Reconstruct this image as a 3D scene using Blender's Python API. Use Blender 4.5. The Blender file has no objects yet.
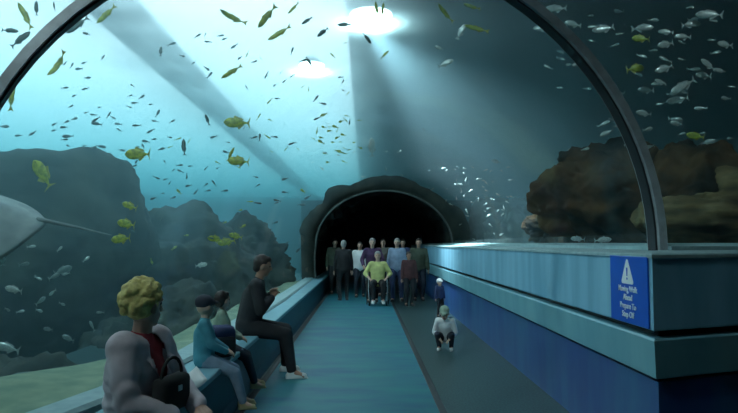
import bpy, bmesh, math, random
import numpy as np
from mathutils import Vector, Matrix, noise, Quaternion
random.seed(11)
C = bpy.context.scene.collection
PI = math.pi
F = 640.0
EYE = Vector((0, 0, 1.6))

# ------------------------------------------------------------------ helpers
def tag(o, label=None, cat=None, group=None, kind=None):
    if label: o['label'] = label
    if cat: o['category'] = cat
    if group: o['group'] = group
    if kind: o['kind'] = kind
    return o

def empty(name, loc=(0, 0, 0), rz=0):
    o = bpy.data.objects.new(name, None); C.objects.link(o)
    o.location = loc; o.rotation_euler = (0, 0, rz); o.empty_display_size = .1
    return o

def obj(name, bm, mats, parent=None, smooth=True):
    me = bpy.data.meshes.new(name)
    if isinstance(bm, bmesh.types.BMesh):
        if name != 'water_surface': bmesh.ops.recalc_face_normals(bm, faces=bm.faces)
        bm.to_mesh(me); bm.free()
    else:
        me.from_pydata(*bm)
        me.update()
    if not isinstance(mats, (list, tuple)): mats = [mats]
    for m in mats: me.materials.append(m)
    if smooth:
        for p in me.polygons: p.use_smooth = True
    o = bpy.data.objects.new(name, me); C.objects.link(o)
    if parent is not None: o.parent = parent
    return o

def box(bm, c, s, rot=None, bevel=0):
    M = Matrix.Translation(c)
    if rot is not None: M = M @ rot
    r = bmesh.ops.create_cube(bm, size=1, matrix=M @ Matrix.Diagonal((s[0], s[1], s[2], 1)))
    if bevel:
        es = list({e for v in r['verts'] for e in v.link_edges})
        bmesh.ops.bevel(bm, geom=es, offset=bevel, segments=2, affect='EDGES', profile=.5)

def ell(bm, c, r, rot=None, seg=20):
    M = Matrix.Translation(c)
    if rot is not None: M = M @ rot
    return bmesh.ops.create_uvsphere(bm, u_segments=seg, v_segments=max(6, seg // 2), radius=1,
                              matrix=M @ Matrix.Diagonal((r[0], r[1], r[2], 1)))['verts']

def cap(bm, a, b, ra, rb, seg=16, flat=None):
    """tapered round-ended limb from a to b; flat = (axis, factor) squashes it"""
    a, b = Vector(a), Vector(b); d = b - a; L = d.length
    if L < 1e-6: ell(bm, a, (ra, ra, ra)); return
    q = Vector((0, 0, 1)).rotation_difference(d / L)
    rings = []
    prof = []
    for k in range(5): t = -PI / 2 + k * PI / 8; prof.append((ra * math.cos(t), ra * math.sin(t)))
    for k in range(1, 5): t = k / 5; prof.append((ra + (rb - ra) * t, L * t))
    for k in range(5): t = k * PI / 8; prof.append((rb * math.cos(t), L + rb * math.sin(t)))
    for (r, z) in prof:
        r = max(r, 1e-4); ring = []
        for i in range(seg):
            an = 2 * PI * i / seg
            p = q @ Vector((r * math.cos(an), r * math.sin(an), z))
            if flat is not None:
                ax = Vector(flat[0]).normalized(); p = p - ax * (p.dot(ax) * (1 - flat[1]))
            ring.append(bm.verts.new(a + p))
        rings.append(ring)
    for r0, r1 in zip(rings, rings[1:]):
        for i in range(seg): bm.faces.new((r0[i], r0[(i + 1) % seg], r1[(i + 1) % seg], r1[i]))
    bm.faces.new(list(reversed(rings[0]))); bm.faces.new(rings[-1])

def tube(bm, pts, r, seg=10):
    for a, b in zip(pts, pts[1:]): cap(bm, a, b, r, r, seg)

def fuse(bm, voxel, smooth=4, fac=.5):
    """melt overlapping closed pieces into one continuous surface"""
    bmesh.ops.recalc_face_normals(bm, faces=bm.faces)
    me = bpy.data.meshes.new('tmp'); bm.to_mesh(me); bm.free()
    o = bpy.data.objects.new('tmp', me); C.objects.link(o)
    m = o.modifiers.new('r', 'REMESH'); m.mode = 'VOXEL'; m.voxel_size = voxel; m.use_smooth_shade = True
    if smooth:
        s = o.modifiers.new('s', 'SMOOTH'); s.factor = fac; s.iterations = smooth
    dg = bpy.context.evaluated_depsgraph_get(); dg.update()
    nm = bpy.data.meshes.new_from_object(o.evaluated_get(dg))
    bpy.data.objects.remove(o); bpy.data.meshes.remove(me)
    b2 = bmesh.new(); b2.from_mesh(nm); bpy.data.meshes.remove(nm)
    return b2

# ------------------------------------------------------------------ materials
def mat(name, col, rough=.6, metal=0, var=0, scale=8, bump=0, col2=None, spec=.5, emit=None, es=0, detail=6, stretch=None):
    m = bpy.data.materials.new(name); m.use_nodes = True
    nt = m.node_tree; b = nt.nodes['Principled BSDF']
    b.inputs['Base Color'].default_value = (*col, 1); b.inputs['Roughness'].default_value = rough
    b.inputs['Metallic'].default_value = metal
    b.inputs['Specular IOR Level'].default_value = spec
    if emit: b.inputs['Emission Color'].default_value = (*emit, 1); b.inputs['Emission Strength'].default_value = es
    tc = nt.nodes.new('ShaderNodeTexCoord'); mp = nt.nodes.new('ShaderNodeMapping')
    nt.links.new(tc.outputs['Object'], mp.inputs['Vector'])
    if stretch: mp.inputs['Scale'].default_value = stretch
    n = nt.nodes.new('ShaderNodeTexNoise'); n.inputs['Scale'].default_value = scale; n.inputs['Detail'].default_value = detail
    nt.links.new(mp.outputs['Vector'], n.inputs['Vector'])
    c2 = col2 or tuple(c * (1 - var) for c in col)
    r = nt.nodes.new('ShaderNodeValToRGB')
    r.color_ramp.elements[0].position = .35; r.color_ramp.elements[1].position = .65
    r.color_ramp.elements[0].color = (*c2, 1); r.color_ramp.elements[1].color = (*col, 1)
    nt.links.new(n.outputs['Fac'], r.inputs['Fac']); nt.links.new(r.outputs['Color'], b.inputs['Base Color'])
    if bump:
        bp = nt.nodes.new('ShaderNodeBump'); bp.inputs['Strength'].default_value = bump; bp.inputs['Distance'].default_value = .05
        nt.links.new(n.outputs['Fac'], bp.inputs['Height']); nt.links.new(bp.outputs['Normal'], b.inputs['Normal'])
    return m

M = {}
M['floor'] = mat('dark_terrazzo', (.04, .095, .095), .4, scale=45, col2=(.01, .03, .033), bump=.05)
M['carpet'] = mat('teal_walkway', (.022, .20, .21), .5, spec=.3, scale=2, col2=(.016, .12, .20), stretch=(.6, 1.4, 1))
M['black'] = mat('black_rubber', (.012, .014, .016), .5, var=.2)
M['upper'] = mat('pale_blue_panel', (.27, .56, .70), .38, scale=2.5, col2=(.17, .42, .56), stretch=(1, 1.6, .3))
M['mid'] = mat('teal_band', (.21, .46, .50), .4, scale=2, col2=(.14, .36, .43), stretch=(1, 1.5, .5))
M['low'] = mat('deep_blue_panel', (.035, .13, .27), .35, scale=2, col2=(.02, .06, .22), stretch=(1, 1.4, .4))
M['ledge'] = mat('ledge_stone', (.34, .50, .50), .5, scale=12, col2=(.25, .40, .42), bump=.1)
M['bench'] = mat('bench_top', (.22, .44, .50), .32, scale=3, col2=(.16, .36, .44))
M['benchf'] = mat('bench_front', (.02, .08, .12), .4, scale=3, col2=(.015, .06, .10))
M['metal'] = mat('grey_metal', (.42, .48, .49), .45, .15, scale=12, var=.25)
M['metal_dark'] = mat('dark_gasket', (.03, .04, .045), .6, var=.2)
M['sand'] = mat('green_sand', (.26, .34, .22), .9, scale=5, col2=(.16, .25, .17), bump=.25)
M['seabed'] = mat('dark_seabed', (.10, .14, .12), .95, scale=2, col2=(.05, .08, .07), bump=.4)
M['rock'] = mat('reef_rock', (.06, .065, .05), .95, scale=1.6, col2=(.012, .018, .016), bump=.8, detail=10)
M['rock_brown'] = mat('brown_rock', (.15, .08, .032), .95, spec=.1, scale=1.3, col2=(.02, .014, .010), bump=.9, detail=12)
M['rock_strata'] = mat('layered_rock', (.26, .19, .09), .95, spec=.1, scale=1.5, col2=(.02, .016, .010), bump=1, detail=12, stretch=(.8, .8, 3.5))
M['roof'] = mat('roof_steel', (.04, .05, .055), .8, var=.2)
M['tank'] = mat('tank_wall', (.02, .07, .09), .9, scale=1, col2=(.015, .05, .07))
M['lamp'] = mat('lamp_glass', (1, 1, 1), .5, emit=(.85, .97, 1), es=40)
M['lampc'] = mat('lamp_housing', (.1, .1, .1), .5, .5)
M['white'] = mat('sign_white', (.85, .92, .92), .5)
M['signblue'] = mat('sign_blue', (.01, .10, .55), .35, scale=3, col2=(.01, .12, .62))
M['silver'] = mat('silver_scales', (.70, .78, .72), .3, .35, scale=14, col2=(.42, .52, .50))
M['silverfin'] = mat('silver_fin', (.40, .48, .46), .5)
M['gold'] = mat('golden_scales', (.46, .52, .05), .45, scale=7, col2=(.18, .26, .04))
M['goldfin'] = mat('golden_fin', (.34, .36, .07), .5)
M['dark_fish'] = mat('dark_scales', (.07, .11, .09), .45, scale=9, col2=(.03, .06, .05))
M['darkfin'] = mat('dark_fin', (.05, .08, .07), .5)
M['grey_fish'] = mat('grey_scales', (.12, .20, .20), .4, scale=9, col2=(.07, .13, .14))
M['eye'] = mat('fish_eye', (.01, .01, .01), .2)
M['raytop'] = mat('ray_skin', (.26, .32, .31), .6, scale=4, col2=(.14, .18, .18))
def skinm(n, c): return mat(n, c, .55, scale=10, var=.12)
M['skin'] = skinm('skin_fair', (.62, .40, .30)); M['skin2'] = skinm('skin_tan', (.38, .22, .15))

def transparent_mat(name, gloss):
    m = bpy.data.materials.new(name); m.use_nodes = True; nt = m.node_tree; nt.nodes.clear()
    out = nt.nodes.new('ShaderNodeOutputMaterial'); t = nt.nodes.new('ShaderNodeBsdfTransparent')
    t.inputs['Color'].default_value = (.97, 1, 1, 1)
    if gloss:
        g = nt.nodes.new('ShaderNodeBsdfGlossy'); g.inputs['Roughness'].default_value = .06
        lw = nt.nodes.new('ShaderNodeLayerWeight'); lw.inputs['Blend'].default_value = .5
        pw = nt.nodes.new('ShaderNodeMath'); pw.operation = 'POWER'; pw.inputs[1].default_value = 4.0
        nt.links.new(lw.outputs['Facing'], pw.inputs[0])
        mul = nt.nodes.new('ShaderNodeMath'); mul.operation = 'MULTIPLY_ADD'; mul.inputs[1].default_value = gloss; mul.inputs[2].default_value = .02; mul.use_clamp = True
        mx = nt.nodes.new('ShaderNodeMixShader')
        nt.links.new(pw.outputs[0], mul.inputs[0]); nt.links.new(mul.outputs[0], mx.inputs[0])
        nt.links.new(t.outputs[0], mx.inputs[1]); nt.links.new(g.outputs[0], mx.inputs[2])
        nt.links.new(mx.outputs[0], out.inputs['Surface'])
    else: nt.links.new(t.outputs[0], out.inputs['Surface'])
    return m, nt, out
M['acrylic'], _, _ = transparent_mat('clear_acrylic', .25)
M['water'], wnt, wout = transparent_mat('tank_water', 0)
SCAT, ABSB, ANISO = .028, .08, .72
vs = wnt.nodes.new('ShaderNodeVolumeScatter'); vs.inputs['Color'].default_value = (.62, .90, .98, 1)
vs.inputs['Density'].default_value = SCAT; vs.inputs['Anisotropy'].default_value = ANISO
va = wnt.nodes.new('ShaderNodeVolumeAbsorption'); va.inputs['Color'].default_value = (.14, .64, .69, 1); va.inputs['Density'].default_value = ABSB
ad = wnt.nodes.new('ShaderNodeAddShader'); wnt.links.new(vs.outputs[0], ad.inputs[0]); wnt.links.new(va.outputs[0], ad.inputs[1])
wnt.links.new(ad.outputs[0], wout.inputs['Volume'])

# ------------------------------------------------------------------ camera
pitch = math.atan(36.5 / F); yaw = math.atan(4 / F)
cd = bpy.data.cameras.new('camera'); cam = bpy.data.objects.new('camera', cd); C.objects.link(cam)
cd.sensor_width = 36; cd.lens = 36 * F / 738; cd.clip_end = 200; cd.clip_start = .05
cam.location = EYE; cam.rotation_euler = (PI / 2 + pitch, 0, -yaw)
bpy.context.scene.camera = cam

def at(px, py, Y):
    """a point of the place at distance Y along the tunnel, seen in that direction"""
    return Vector(((px - 365) / F * Y, Y, 1.6 - (py - 243) / F * Y))

# ------------------------------------------------------------------ tunnel sections
# (left foot x,y), (right foot x,y), rise, sill left z, sill right z
SEC = [((-4.2, -3.0), (6.0, -3.0), 3.0), ((-3.5, .6), (5.6, 2.0), 2.9), ((-2.75, 2.2), (4.0, 5.62), 2.5),
       ((-2.2, 3.35), (2.3, 4.96), 2.1), ((-1.9, 4.7), (2.3, 5.7), 2.05), ((-1.78, 6.2), (2.35, 6.8), 2.0),
       ((-1.75, 8.5), (2.4, 8.8), 1.92), ((-1.68, 12), (2.5, 12.1), 1.8), ((-1.5, 19.3), (2.65, 19.3), 1.65), ((-1.3, 34), (2.9, 34), 1.6)]
NP = 40
def section(i, off=0, zl=.55, zr=1.58):
    (lx, ly), (rx, ry), h = SEC[i]
    lx -= off; rx += off; h += off
    pts = [Vector((lx, ly, zl)), Vector((lx - .03, ly, zl + .35)), Vector((lx - .03, ly, zl + .7))]
    for k in range(NP + 1):
        t = PI * k / NP; c = -math.cos(t); s = math.sin(t)
        pts.append(Vector(((lx + rx) / 2 + c * (rx - lx) / 2, (ly + ry) / 2 + c * (ry - ly) / 2, 1.55 + s * h)))
    pts.append(Vector((rx, ry, zr)) if zr < 1.54 else Vector((rx + .005, ry, 1.545)))
    return pts

def inside(p, margin=.35):
    for a, b in zip(SEC, SEC[1:]):
        (ax, ay), (bx, by), ha = a; (cx_, cy_), (dx, dy), hb = b
        # approximate test on the quad between two sections
        def side(u, v, w): return (v[0] - u[0]) * (w[1] - u[1]) - (v[1] - u[1]) * (w[0] - u[0])
        q = [(ax - margin, ay), (bx + margin, by), (dx + margin, dy), (cx_ - margin, cy_)]
        if all(side(q[k], q[(k + 1) % 4], (p.x, p.y)) >= 0 for k in range(4)):
            mx = (ax + bx + cx_ + dx) / 4; hw = (bx - ax + dx - cx_) / 4 + margin; h = max(ha, hb) + margin
            u = (p.x - mx) / hw
            return p.z < 1.55 + h * math.sqrt(max(0, 1 - u * u)) if abs(u) < 1 else False
    return False

def loft(secs, closed=False):
    vs_, fs = [], []
    n = len(secs[0])
    for s in secs: vs_ += [tuple(p) for p in s]
    for i in range(len(secs) - 1):
        for j in range(n if closed else n - 1):
            k = (j + 1) % n
            fs.append((i * n + j, i * n + k, (i + 1) * n + k, (i + 1) * n + j))
    return vs_, fs

acr = empty('acrylic_tunnel', (0, 0, 0)); tag(acr, kind='structure')
o = obj('front_canopy', (lambda v, f: (v, [], f))(*loft([section(i) for i in range(0, 4)])), M['acrylic'], acr)
o = obj('tunnel_canopy', (lambda v, f: (v, [], f))(*loft([section(i) for i in range(3, 9)])), M['acrylic'], acr)

# water body: everything between the canopy and the tank walls, one closed solid
X0, X1, Y0, Y1, ZB, ZT = -24., 24., -8., 75., -2.4, 7.0
def water_solid():
    rings = []
    stations = [0, 1, 2, 3, 4, 5, 6, 7, 8, 9]
    for i in stations:
        inn = section(i, .03)
        inn = [Vector((inn[0].x, inn[0].y, ZB + .05))] + inn + [Vector((inn[-1].x, inn[-1].y, ZB + .05))]
        n = len(inn); out = []
        yo = {0: Y0, 9: Y1}.get(i, None)
        for j, p in enumerate(inn):
            t = j / (n - 1)
            y = p.y if yo is None else yo
            if t < .3: a = t / .3; q = Vector((X0, y, ZB + (ZT - ZB) * a))
            elif t > .7: a = (1 - t) / .3; q = Vector((X1, y, ZB + (ZT - ZB) * a))
            else: q = Vector((X0 + (X1 - X0) * (t - .3) / .4, y, ZT))
            out.append(q)
        rings.append(inn + out[::-1])
    v, f = loft(rings, True)
    n = len(rings[0]); h = n // 2
    for base in (0, (len(rings) - 1) * n):
        for j in range(h - 1):
            f.append((base + j, base + j + 1, base + n - 2 - j, base + n - 1 - j))
    return v, [], f
v, e, f = water_solid()
bm = bmesh.new(); bv = [bm.verts.new(p) for p in v]
for q in f: bm.faces.new([bv[i] for i in q])
wat = obj('water', bm, M['water'], smooth=False); tag(wat, 'clear blue green tank water all around the tunnel', 'water', kind='stuff')

# ------------------------------------------------------------------ floor, base walls
def quadbox(name, x0, x1, y0, y1, z0, z1, m, kind='structure', parent=None):
    bm = bmesh.new(); box(bm, ((x0 + x1) / 2, (y0 + y1) / 2, (z0 + z1) / 2), (x1 - x0, y1 - y0, z1 - z0))
    o = obj(name, bm, m, parent, smooth=False)
    if kind and parent is None: o['kind'] = kind
    return o
quadbox('floor', -4.3, 6.1, -3, 34, -.2, 0, M['floor'])
CL, CR = -1.13, .70
walk = empty('moving_walkway', (-.2, 5, 0)); tag(walk, 'wide teal blue moving walkway running down the tunnel', 'walkway')
bm = bmesh.new()
y = -2.5
while y < 26: box(bm, ((CL + CR) / 2 + .2, y + .2495 - 5, .008), (CR - CL, .499, .016)); y += .5
obj('tread', bm, M['carpet'], walk, smooth=False)
for s, x in ((-1, CL), (1, CR)):
    bm = bmesh.new(); box(bm, (x + s * .035 + .2, 11.75 - 5, .012), (.07, 28.5, .024), bevel=.006)
    obj('edge_strip', bm, M['black'], walk, smooth=False)

def sweep(path, prof, name, m, parent=None, smooth=False, close=True):
    """profile of (offset to the left normal, z) pairs along an open plan path with mitred corners"""
    P = [Vector((p[0], p[1])) for p in path]; rings = []
    for i, p in enumerate(P):
        d0 = (P[i] - P[i - 1]).normalized() if i else (P[1] - P[0]).normalized()
        d1 = (P[i + 1] - P[i]).normalized() if i < len(P) - 1 else d0
        n0 = Vector((-d0.y, d0.x)); n1 = Vector((-d1.y, d1.x)); b = (n0 + n1).normalized(); k = 1 / max(.3, b.dot(n0))
        rings.append([Vector((p.x + b.x * o_ * k, p.y + b.y * o_ * k, z)) for o_, z in prof])
    v, f = loft(rings, close); n = len(prof)
    if close:
        f.append(tuple(range(n))[::-1]); f.append(tuple(range((len(rings) - 1) * n, len(rings) * n)))
    bm = bmesh.new(); bv = [bm.verts.new(q) for q in v]
    for q in f: bm.faces.new([bv[i] for i in q])
    o = obj(name, bm, m, parent, smooth=smooth)
    return o
# right side: path runs away from the far end towards the camera, then turns outwards; left normal points INTO the wall
RP = [(1.88, 26), (1.88, 4.19), (2.66, 4.50), (5.9, 5.8)]
wr = empty('wall_right'); wr['kind'] = 'structure'
sweep(RP, [(.06, 0), (.06, .68), (.5, .68), (.5, 0)], 'lower_panel', M['low'], wr)
sweep(RP, [(.10, .68), (.10, .71), (.5, .71), (.5, .68)], 'lower_groove', M['black'], wr)
sweep(RP, [(.025, .71), (.02, .72), (.0, .96), (.01, .975), (.5, .975), (.5, .71)], 'middle_band', M['mid'], wr)
sweep(RP, [(.09, .975), (.09, 1.025), (.5, 1.025), (.5, .975)], 'upper_groove', M['black'], wr)
sweep(RP, [(.01, 1.025), (.0, 1.035), (.0, 1.50), (.02, 1.515), (.5, 1.515), (.5, 1.025)], 'upper_panel', M['upper'], wr)
sweep(RP, [(-.012, 1.50), (-.012, 1.522), (.0, 1.53), (.44, 1.545), (.44, 1.575), (.8, 1.60), (.8, 1.50)], 'ledge', M['ledge'], wr)
# left side: bench and back sill
LP = [(-1.27, 26), (-1.27, 5.0), (-1.40, 3.4), (-2.2, 1.2), (-3.2, -2.8)]
bn = empty('bench', (-1.4, 5, 0)); tag(bn, 'long low pale blue bench along the left side of the tunnel', 'bench')
LPb = [(x + 1.4, y - 5) for x, y in LP]
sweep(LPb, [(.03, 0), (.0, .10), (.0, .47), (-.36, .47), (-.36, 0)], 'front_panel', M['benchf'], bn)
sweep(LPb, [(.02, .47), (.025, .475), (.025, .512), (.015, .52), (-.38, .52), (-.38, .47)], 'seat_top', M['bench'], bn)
sweep([(-1.75, 26), (-1.62, 12), (-1.68, 8.5), (-1.70, 6.2), (-1.82, 4.7), (-2.12, 3.35), (-2.67, 2.2), (-3.42, .6), (-4.15, -3)],
      [(.13, 0), (.13, .53), (.10, .555), (-.12, .555), (-.12, 0)], 'wall_left', M['ledge'])['kind'] = 'structure'
quadbox('wall_back', -6, 8, -3.3, -3.0, -.2, 4.8, M['tank'])
quadbox('wall_far', -3, 5, 30, 30.3, 0, 3.6, M['tank'])

# sand ledge just outside the left glass, then a drop
bm = bmesh.new()
inner = [(-4.25, -3), (-3.55, .6), (-2.80, 2.2), (-2.26, 3.35), (-1.96, 4.7), (-1.84, 6.2), (-1.8, 8.5), (-1.74, 12), (-1.6, 19)]
outer = [(-5.6, -3), (-5.2, .6), (-4.6, 2.4), (-3.55, 4.35), (-2.85, 5.6), (-2.35, 6.7), (-2.25, 8.8), (-2.3, 12), (-2.2, 19)]
NU = 14; rows = []
for i in range(len(inner) - 1):
    for k in range(8):
        t = k / 8; a = Vector(inner[i]).lerp(Vector(inner[i + 1]), t); b = Vector(outer[i]).lerp(Vector(outer[i + 1]), t)
        row = []
        for j in range(NU + 1):
            u = j / NU; p = a.lerp(b, u)
            z = .52 + .05 * noise.noise((p.x * 1.3, p.y * 1.3, 0)) * min(1, u * 3) - (max(0, u - .86) * 1.5 if j else 0)
            p = p + (b - a).normalized() * .12 * noise.noise((p.x * .9, p.y * .9, 7)) * u
            row.append(bm.verts.new((p.x, p.y, z)))
        row.append(bm.verts.new((row[-1].co.x - .1, row[-1].co.y, -2.3)))
        rows.append(row)
for r0, r1 in zip(rows, rows[1:]):
    for j in range(len(r0) - 1): bm.faces.new((r0[j], r0[j + 1], r1[j + 1], r1[j]))
tag(obj('sand_ledge', bm, M['sand']), 'pale green sandy ledge outside the left glass', 'sand', kind='stuff')
# sea floor
bm = bmesh.new()
g = 60; grid = [[None] * (g + 1) for _ in range(g + 1)]
for i in range(g + 1):
    for j in range(g + 1):
        x = X0 + .1 + (X1 - X0 - .2) * i / g; y = Y0 + .1 + (Y1 - Y0 - .2) * j / g
        grid[i][j] = bm.verts.new((x, y, -1.9 + .35 * noise.noise((x * .25, y * .25, 3)) + (0 if x < 0 else .5)))
for i in range(g):
    for j in range(g): bm.faces.new((grid[i][j], grid[i + 1][j], grid[i + 1][j + 1], grid[i][j + 1]))
tag(obj('seabed', bm, M['seabed']), 'dark sea floor below the reef', 'sea floor', kind='stuff')
# rippled surface of the tank, milky where the ripples break up the light
m, nt, out_ = transparent_mat('water_surface', 0)
tl = nt.nodes.new('ShaderNodeBsdfTranslucent'); tl.inputs['Color'].default_value = (.9, .97, 1, 1)
nz = nt.nodes.new('ShaderNodeTexNoise'); nz.inputs['Scale'].default_value = .45; nz.inputs['Detail'].default_value = 4; nz.inputs['Distortion'].default_value = .6
tc = nt.nodes.new('ShaderNodeTexCoord'); nt.links.new(tc.outputs['Object'], nz.inputs['Vector'])
mr = nt.nodes.new('ShaderNodeMapRange'); mr.inputs[1].default_value = .35; mr.inputs[2].default_value = .7; mr.inputs[3].default_value = .42; mr.inputs[4].default_value = .74
mx = nt.nodes.new('ShaderNodeMixShader'); nt.links.new(nz.outputs['Fac'], mr.inputs[0]); nt.links.new(mr.outputs[0], mx.inputs[0])
rf = nt.nodes.new('ShaderNodeBsdfRefraction'); rf.inputs['IOR'].default_value = 1.05; rf.inputs['Roughness'].default_value = .38
nt.links.new(rf.outputs[0], mx.inputs[1]); nt.links.new(tl.outputs[0], mx.inputs[2]); nt.links.new(mx.outputs[0], out_.inputs['Surface'])
bm = bmesh.new(); bmesh.ops.create_grid(bm, x_segments=1, y_segments=1, size=1, matrix=Matrix.Translation((0, 33.5, ZT + .03)) @ Matrix.Diagonal((24, 41.5, 1, 1)) @ Matrix.Rotation(PI, 4, 'X'))
tag(obj('water_surface', bm, m, smooth=False), 'pale rippled water surface seen from below', 'water', kind='stuff')
# tank walls and roof strips added to shape the skylight, open gaps between
for nm, a in (('wall_tank_left', (X0 - .5, X0 - .05, Y0, Y1, ZB, ZT)), ('wall_tank_right', (X1 + .05, X1 + .5, Y0, Y1, ZB, ZT)),
              ('wall_tank_far', (X0, X1, Y1 + .05, Y1 + .5, ZB, ZT)), ('wall_tank_near', (X0, X1, Y0 - .5, Y0 - .05, ZB, ZT))):
    quadbox(nm, *a, M['tank'])
SHADE_ROOF = [(-7.4, -5.95), (-.5, 30)]
for k, (a, b) in enumerate(SHADE_ROOF): quadbox('ceiling_' + ('girder', 'deck')[k], a, b, -16, 90, 8.0, 8.3, M['roof'])  # left strip put in for the diagonal dark band, right one to dim that side

quadbox('ceiling_near', -30, 30, -16, 5.5, 7.7, 7.95, M['roof'])  # unseen slab added to keep skylight off the surfaces near the camera
# ------------------------------------------------------------------ arch ribs
def rib(i, depth, thick, label, mats, y_shift=0):
    (lx, ly), (rx, ry), h = SEC[i]
    ax = Vector((rx - lx, ry - ly, 0)).normalized(); nrm = Vector((-ax.y, ax.x, 0))
    root = empty('arch_rib', ((lx + rx) / 2, (ly + ry) / 2, 0)); tag(root, label, 'arch')
    def band(off0, off1, d0, d1, name, m):
        a = section(i, off0, zl=.56, zr=1.5); b = section(i, off1, zl=.56, zr=1.5)
        rings = []
        for p, q in zip(a, b):
            rings.append([p + nrm * d0, q + nrm * d0, q + nrm * d1, p + nrm * d1])
        rings = rings[:-1] + [[Vector((w.x, w.y, 1.53)) for w in rings[-1]]]
        v, f = loft(rings, True); f.append((0, 1, 2, 3)); n = len(rings) * 4; f.append((n - 1, n - 2, n - 3, n - 4))
        bm = bmesh.new(); bv = [bm.verts.new(Vector(w) - root.location) for w in v]
        for q in f: bm.faces.new([bv[w] for w in q])
        obj(name, bm, m, root, smooth=False)
    band(-thick, 0, -depth / 2, depth / 2, 'rib_band', mats[0])
    band(-thick - .015, -thick, -depth * .30, depth * .30, 'gasket', mats[1])
    return root
rib(3, .13, .06, 'large curved grey metal rib arching over the tunnel mouth', (M['metal'], M['metal_dark']))
rib(8, .14, .035, 'far thin arch rib at the dark end of the tunnel', (mat('weathered_metal', (.12, .15, .14), .7, scale=6, var=.5), M['metal_dark']))  # darker, more mottled metal than the mouth rib

# ------------------------------------------------------------------ rocks
def rock(name, c, r, m, label, seed=0, amp=.35, freq=1.0, sub=6, rot=0, shape=None, kind=None, strata=0):
    bm = bmesh.new(); bmesh.ops.create_icosphere(bm, subdivisions=sub, radius=1)
    R = Matrix.Rotation(rot, 3, 'Z')
    for v_ in bm.verts:
        p = v_.co.copy(); q = Vector((p.x * r[0], p.y * r[1], p.z * r[2]))
        if shape: q = shape(q)
        s = Vector((seed * 7.3, seed * 3.1, seed))
        d = noise.fractal(q * freq + s, .75, 2.1, 7) * amp
        d += .5 * amp * abs(noise.noise(q * freq * .6 + s * 2))
        if strata: d += strata * math.sin(q.z * 9 + 2.5 * noise.noise(q * .8 + s)) 
        v_.co = R @ (q + p * d)
    o = obj(name, bm, m); o.location = c
    return tag(o, label, 'rock', kind=kind)
def mush(q):   # broad overhanging head on a narrow foot
    k = 1.0 if q.z > -.1 else max(.45, 1 + (q.z + .1) * .75)
    return Vector((q.x * k + (0.25 if q.z < -.1 else 0) * (1 - k) * 2, q.y * k, q.z))
rock('reef_boulder', (3.78, 9.9, 2.2), (1.02, 1.0, .92), M['rock_brown'], 'brown overhanging boulder left of the grey rib on the right', 1, .28, 1.3, shape=mush)
rock('reef_boulder', (4.9, 9.6, 2.05), (1.25, 1.3, .80), M['rock_brown'], 'dark brown sloping rock just behind the right leg of the big rib', 2, .35, 1.1)
rock('reef_boulder', (5.6, 8.6, 1.85), (1.9, 1.0, .68), M['rock_strata'], 'pale layered rock shelf right of the grey rib', 3, .3, 1.2, strata=.06)
rock('reef_boulder', (7.5, 9.4, 2.25), (1.7, 1.2, .95), M['rock_strata'], 'tall layered rock at the far right edge', 5, .35, 1.0, strata=.06)
rock('reef_boulder', (4.4, 12.5, 1.9), (1.3, 1.2, .55), M['rock_brown'], 'low dark rock under the brown boulder beside the right ledge', 6, .35, 1.2)
def mesa(q): return Vector((q.x, q.y, min(q.z, 1.45 + .08 * math.sin(q.x * 2)) if q.z > 0 else q.z))
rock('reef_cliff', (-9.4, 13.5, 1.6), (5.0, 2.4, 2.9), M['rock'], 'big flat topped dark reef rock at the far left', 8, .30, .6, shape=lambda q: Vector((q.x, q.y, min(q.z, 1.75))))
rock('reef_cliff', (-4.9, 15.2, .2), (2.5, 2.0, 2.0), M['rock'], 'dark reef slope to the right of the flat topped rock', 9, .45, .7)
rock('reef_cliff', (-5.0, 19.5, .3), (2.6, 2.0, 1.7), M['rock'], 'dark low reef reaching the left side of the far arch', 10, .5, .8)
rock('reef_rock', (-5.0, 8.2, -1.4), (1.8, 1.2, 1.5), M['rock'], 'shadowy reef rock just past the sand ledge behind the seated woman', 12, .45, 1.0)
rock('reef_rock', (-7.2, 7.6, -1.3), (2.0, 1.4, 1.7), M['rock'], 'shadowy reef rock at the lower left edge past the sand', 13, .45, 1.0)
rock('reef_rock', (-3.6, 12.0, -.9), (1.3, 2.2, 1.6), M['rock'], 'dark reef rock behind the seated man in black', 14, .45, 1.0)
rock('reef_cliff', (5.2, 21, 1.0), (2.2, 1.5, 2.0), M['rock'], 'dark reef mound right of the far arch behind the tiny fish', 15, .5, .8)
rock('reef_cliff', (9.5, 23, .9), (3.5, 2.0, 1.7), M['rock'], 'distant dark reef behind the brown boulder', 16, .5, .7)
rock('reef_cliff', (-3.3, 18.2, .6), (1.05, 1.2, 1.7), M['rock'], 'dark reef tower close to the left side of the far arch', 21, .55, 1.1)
rock('reef_cliff', (4.6, 18.6, .7), (1.3, 1.3, 1.7), M['rock'], 'dark jagged reef right beside the far arch', 22, .6, 1.1)
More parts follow.
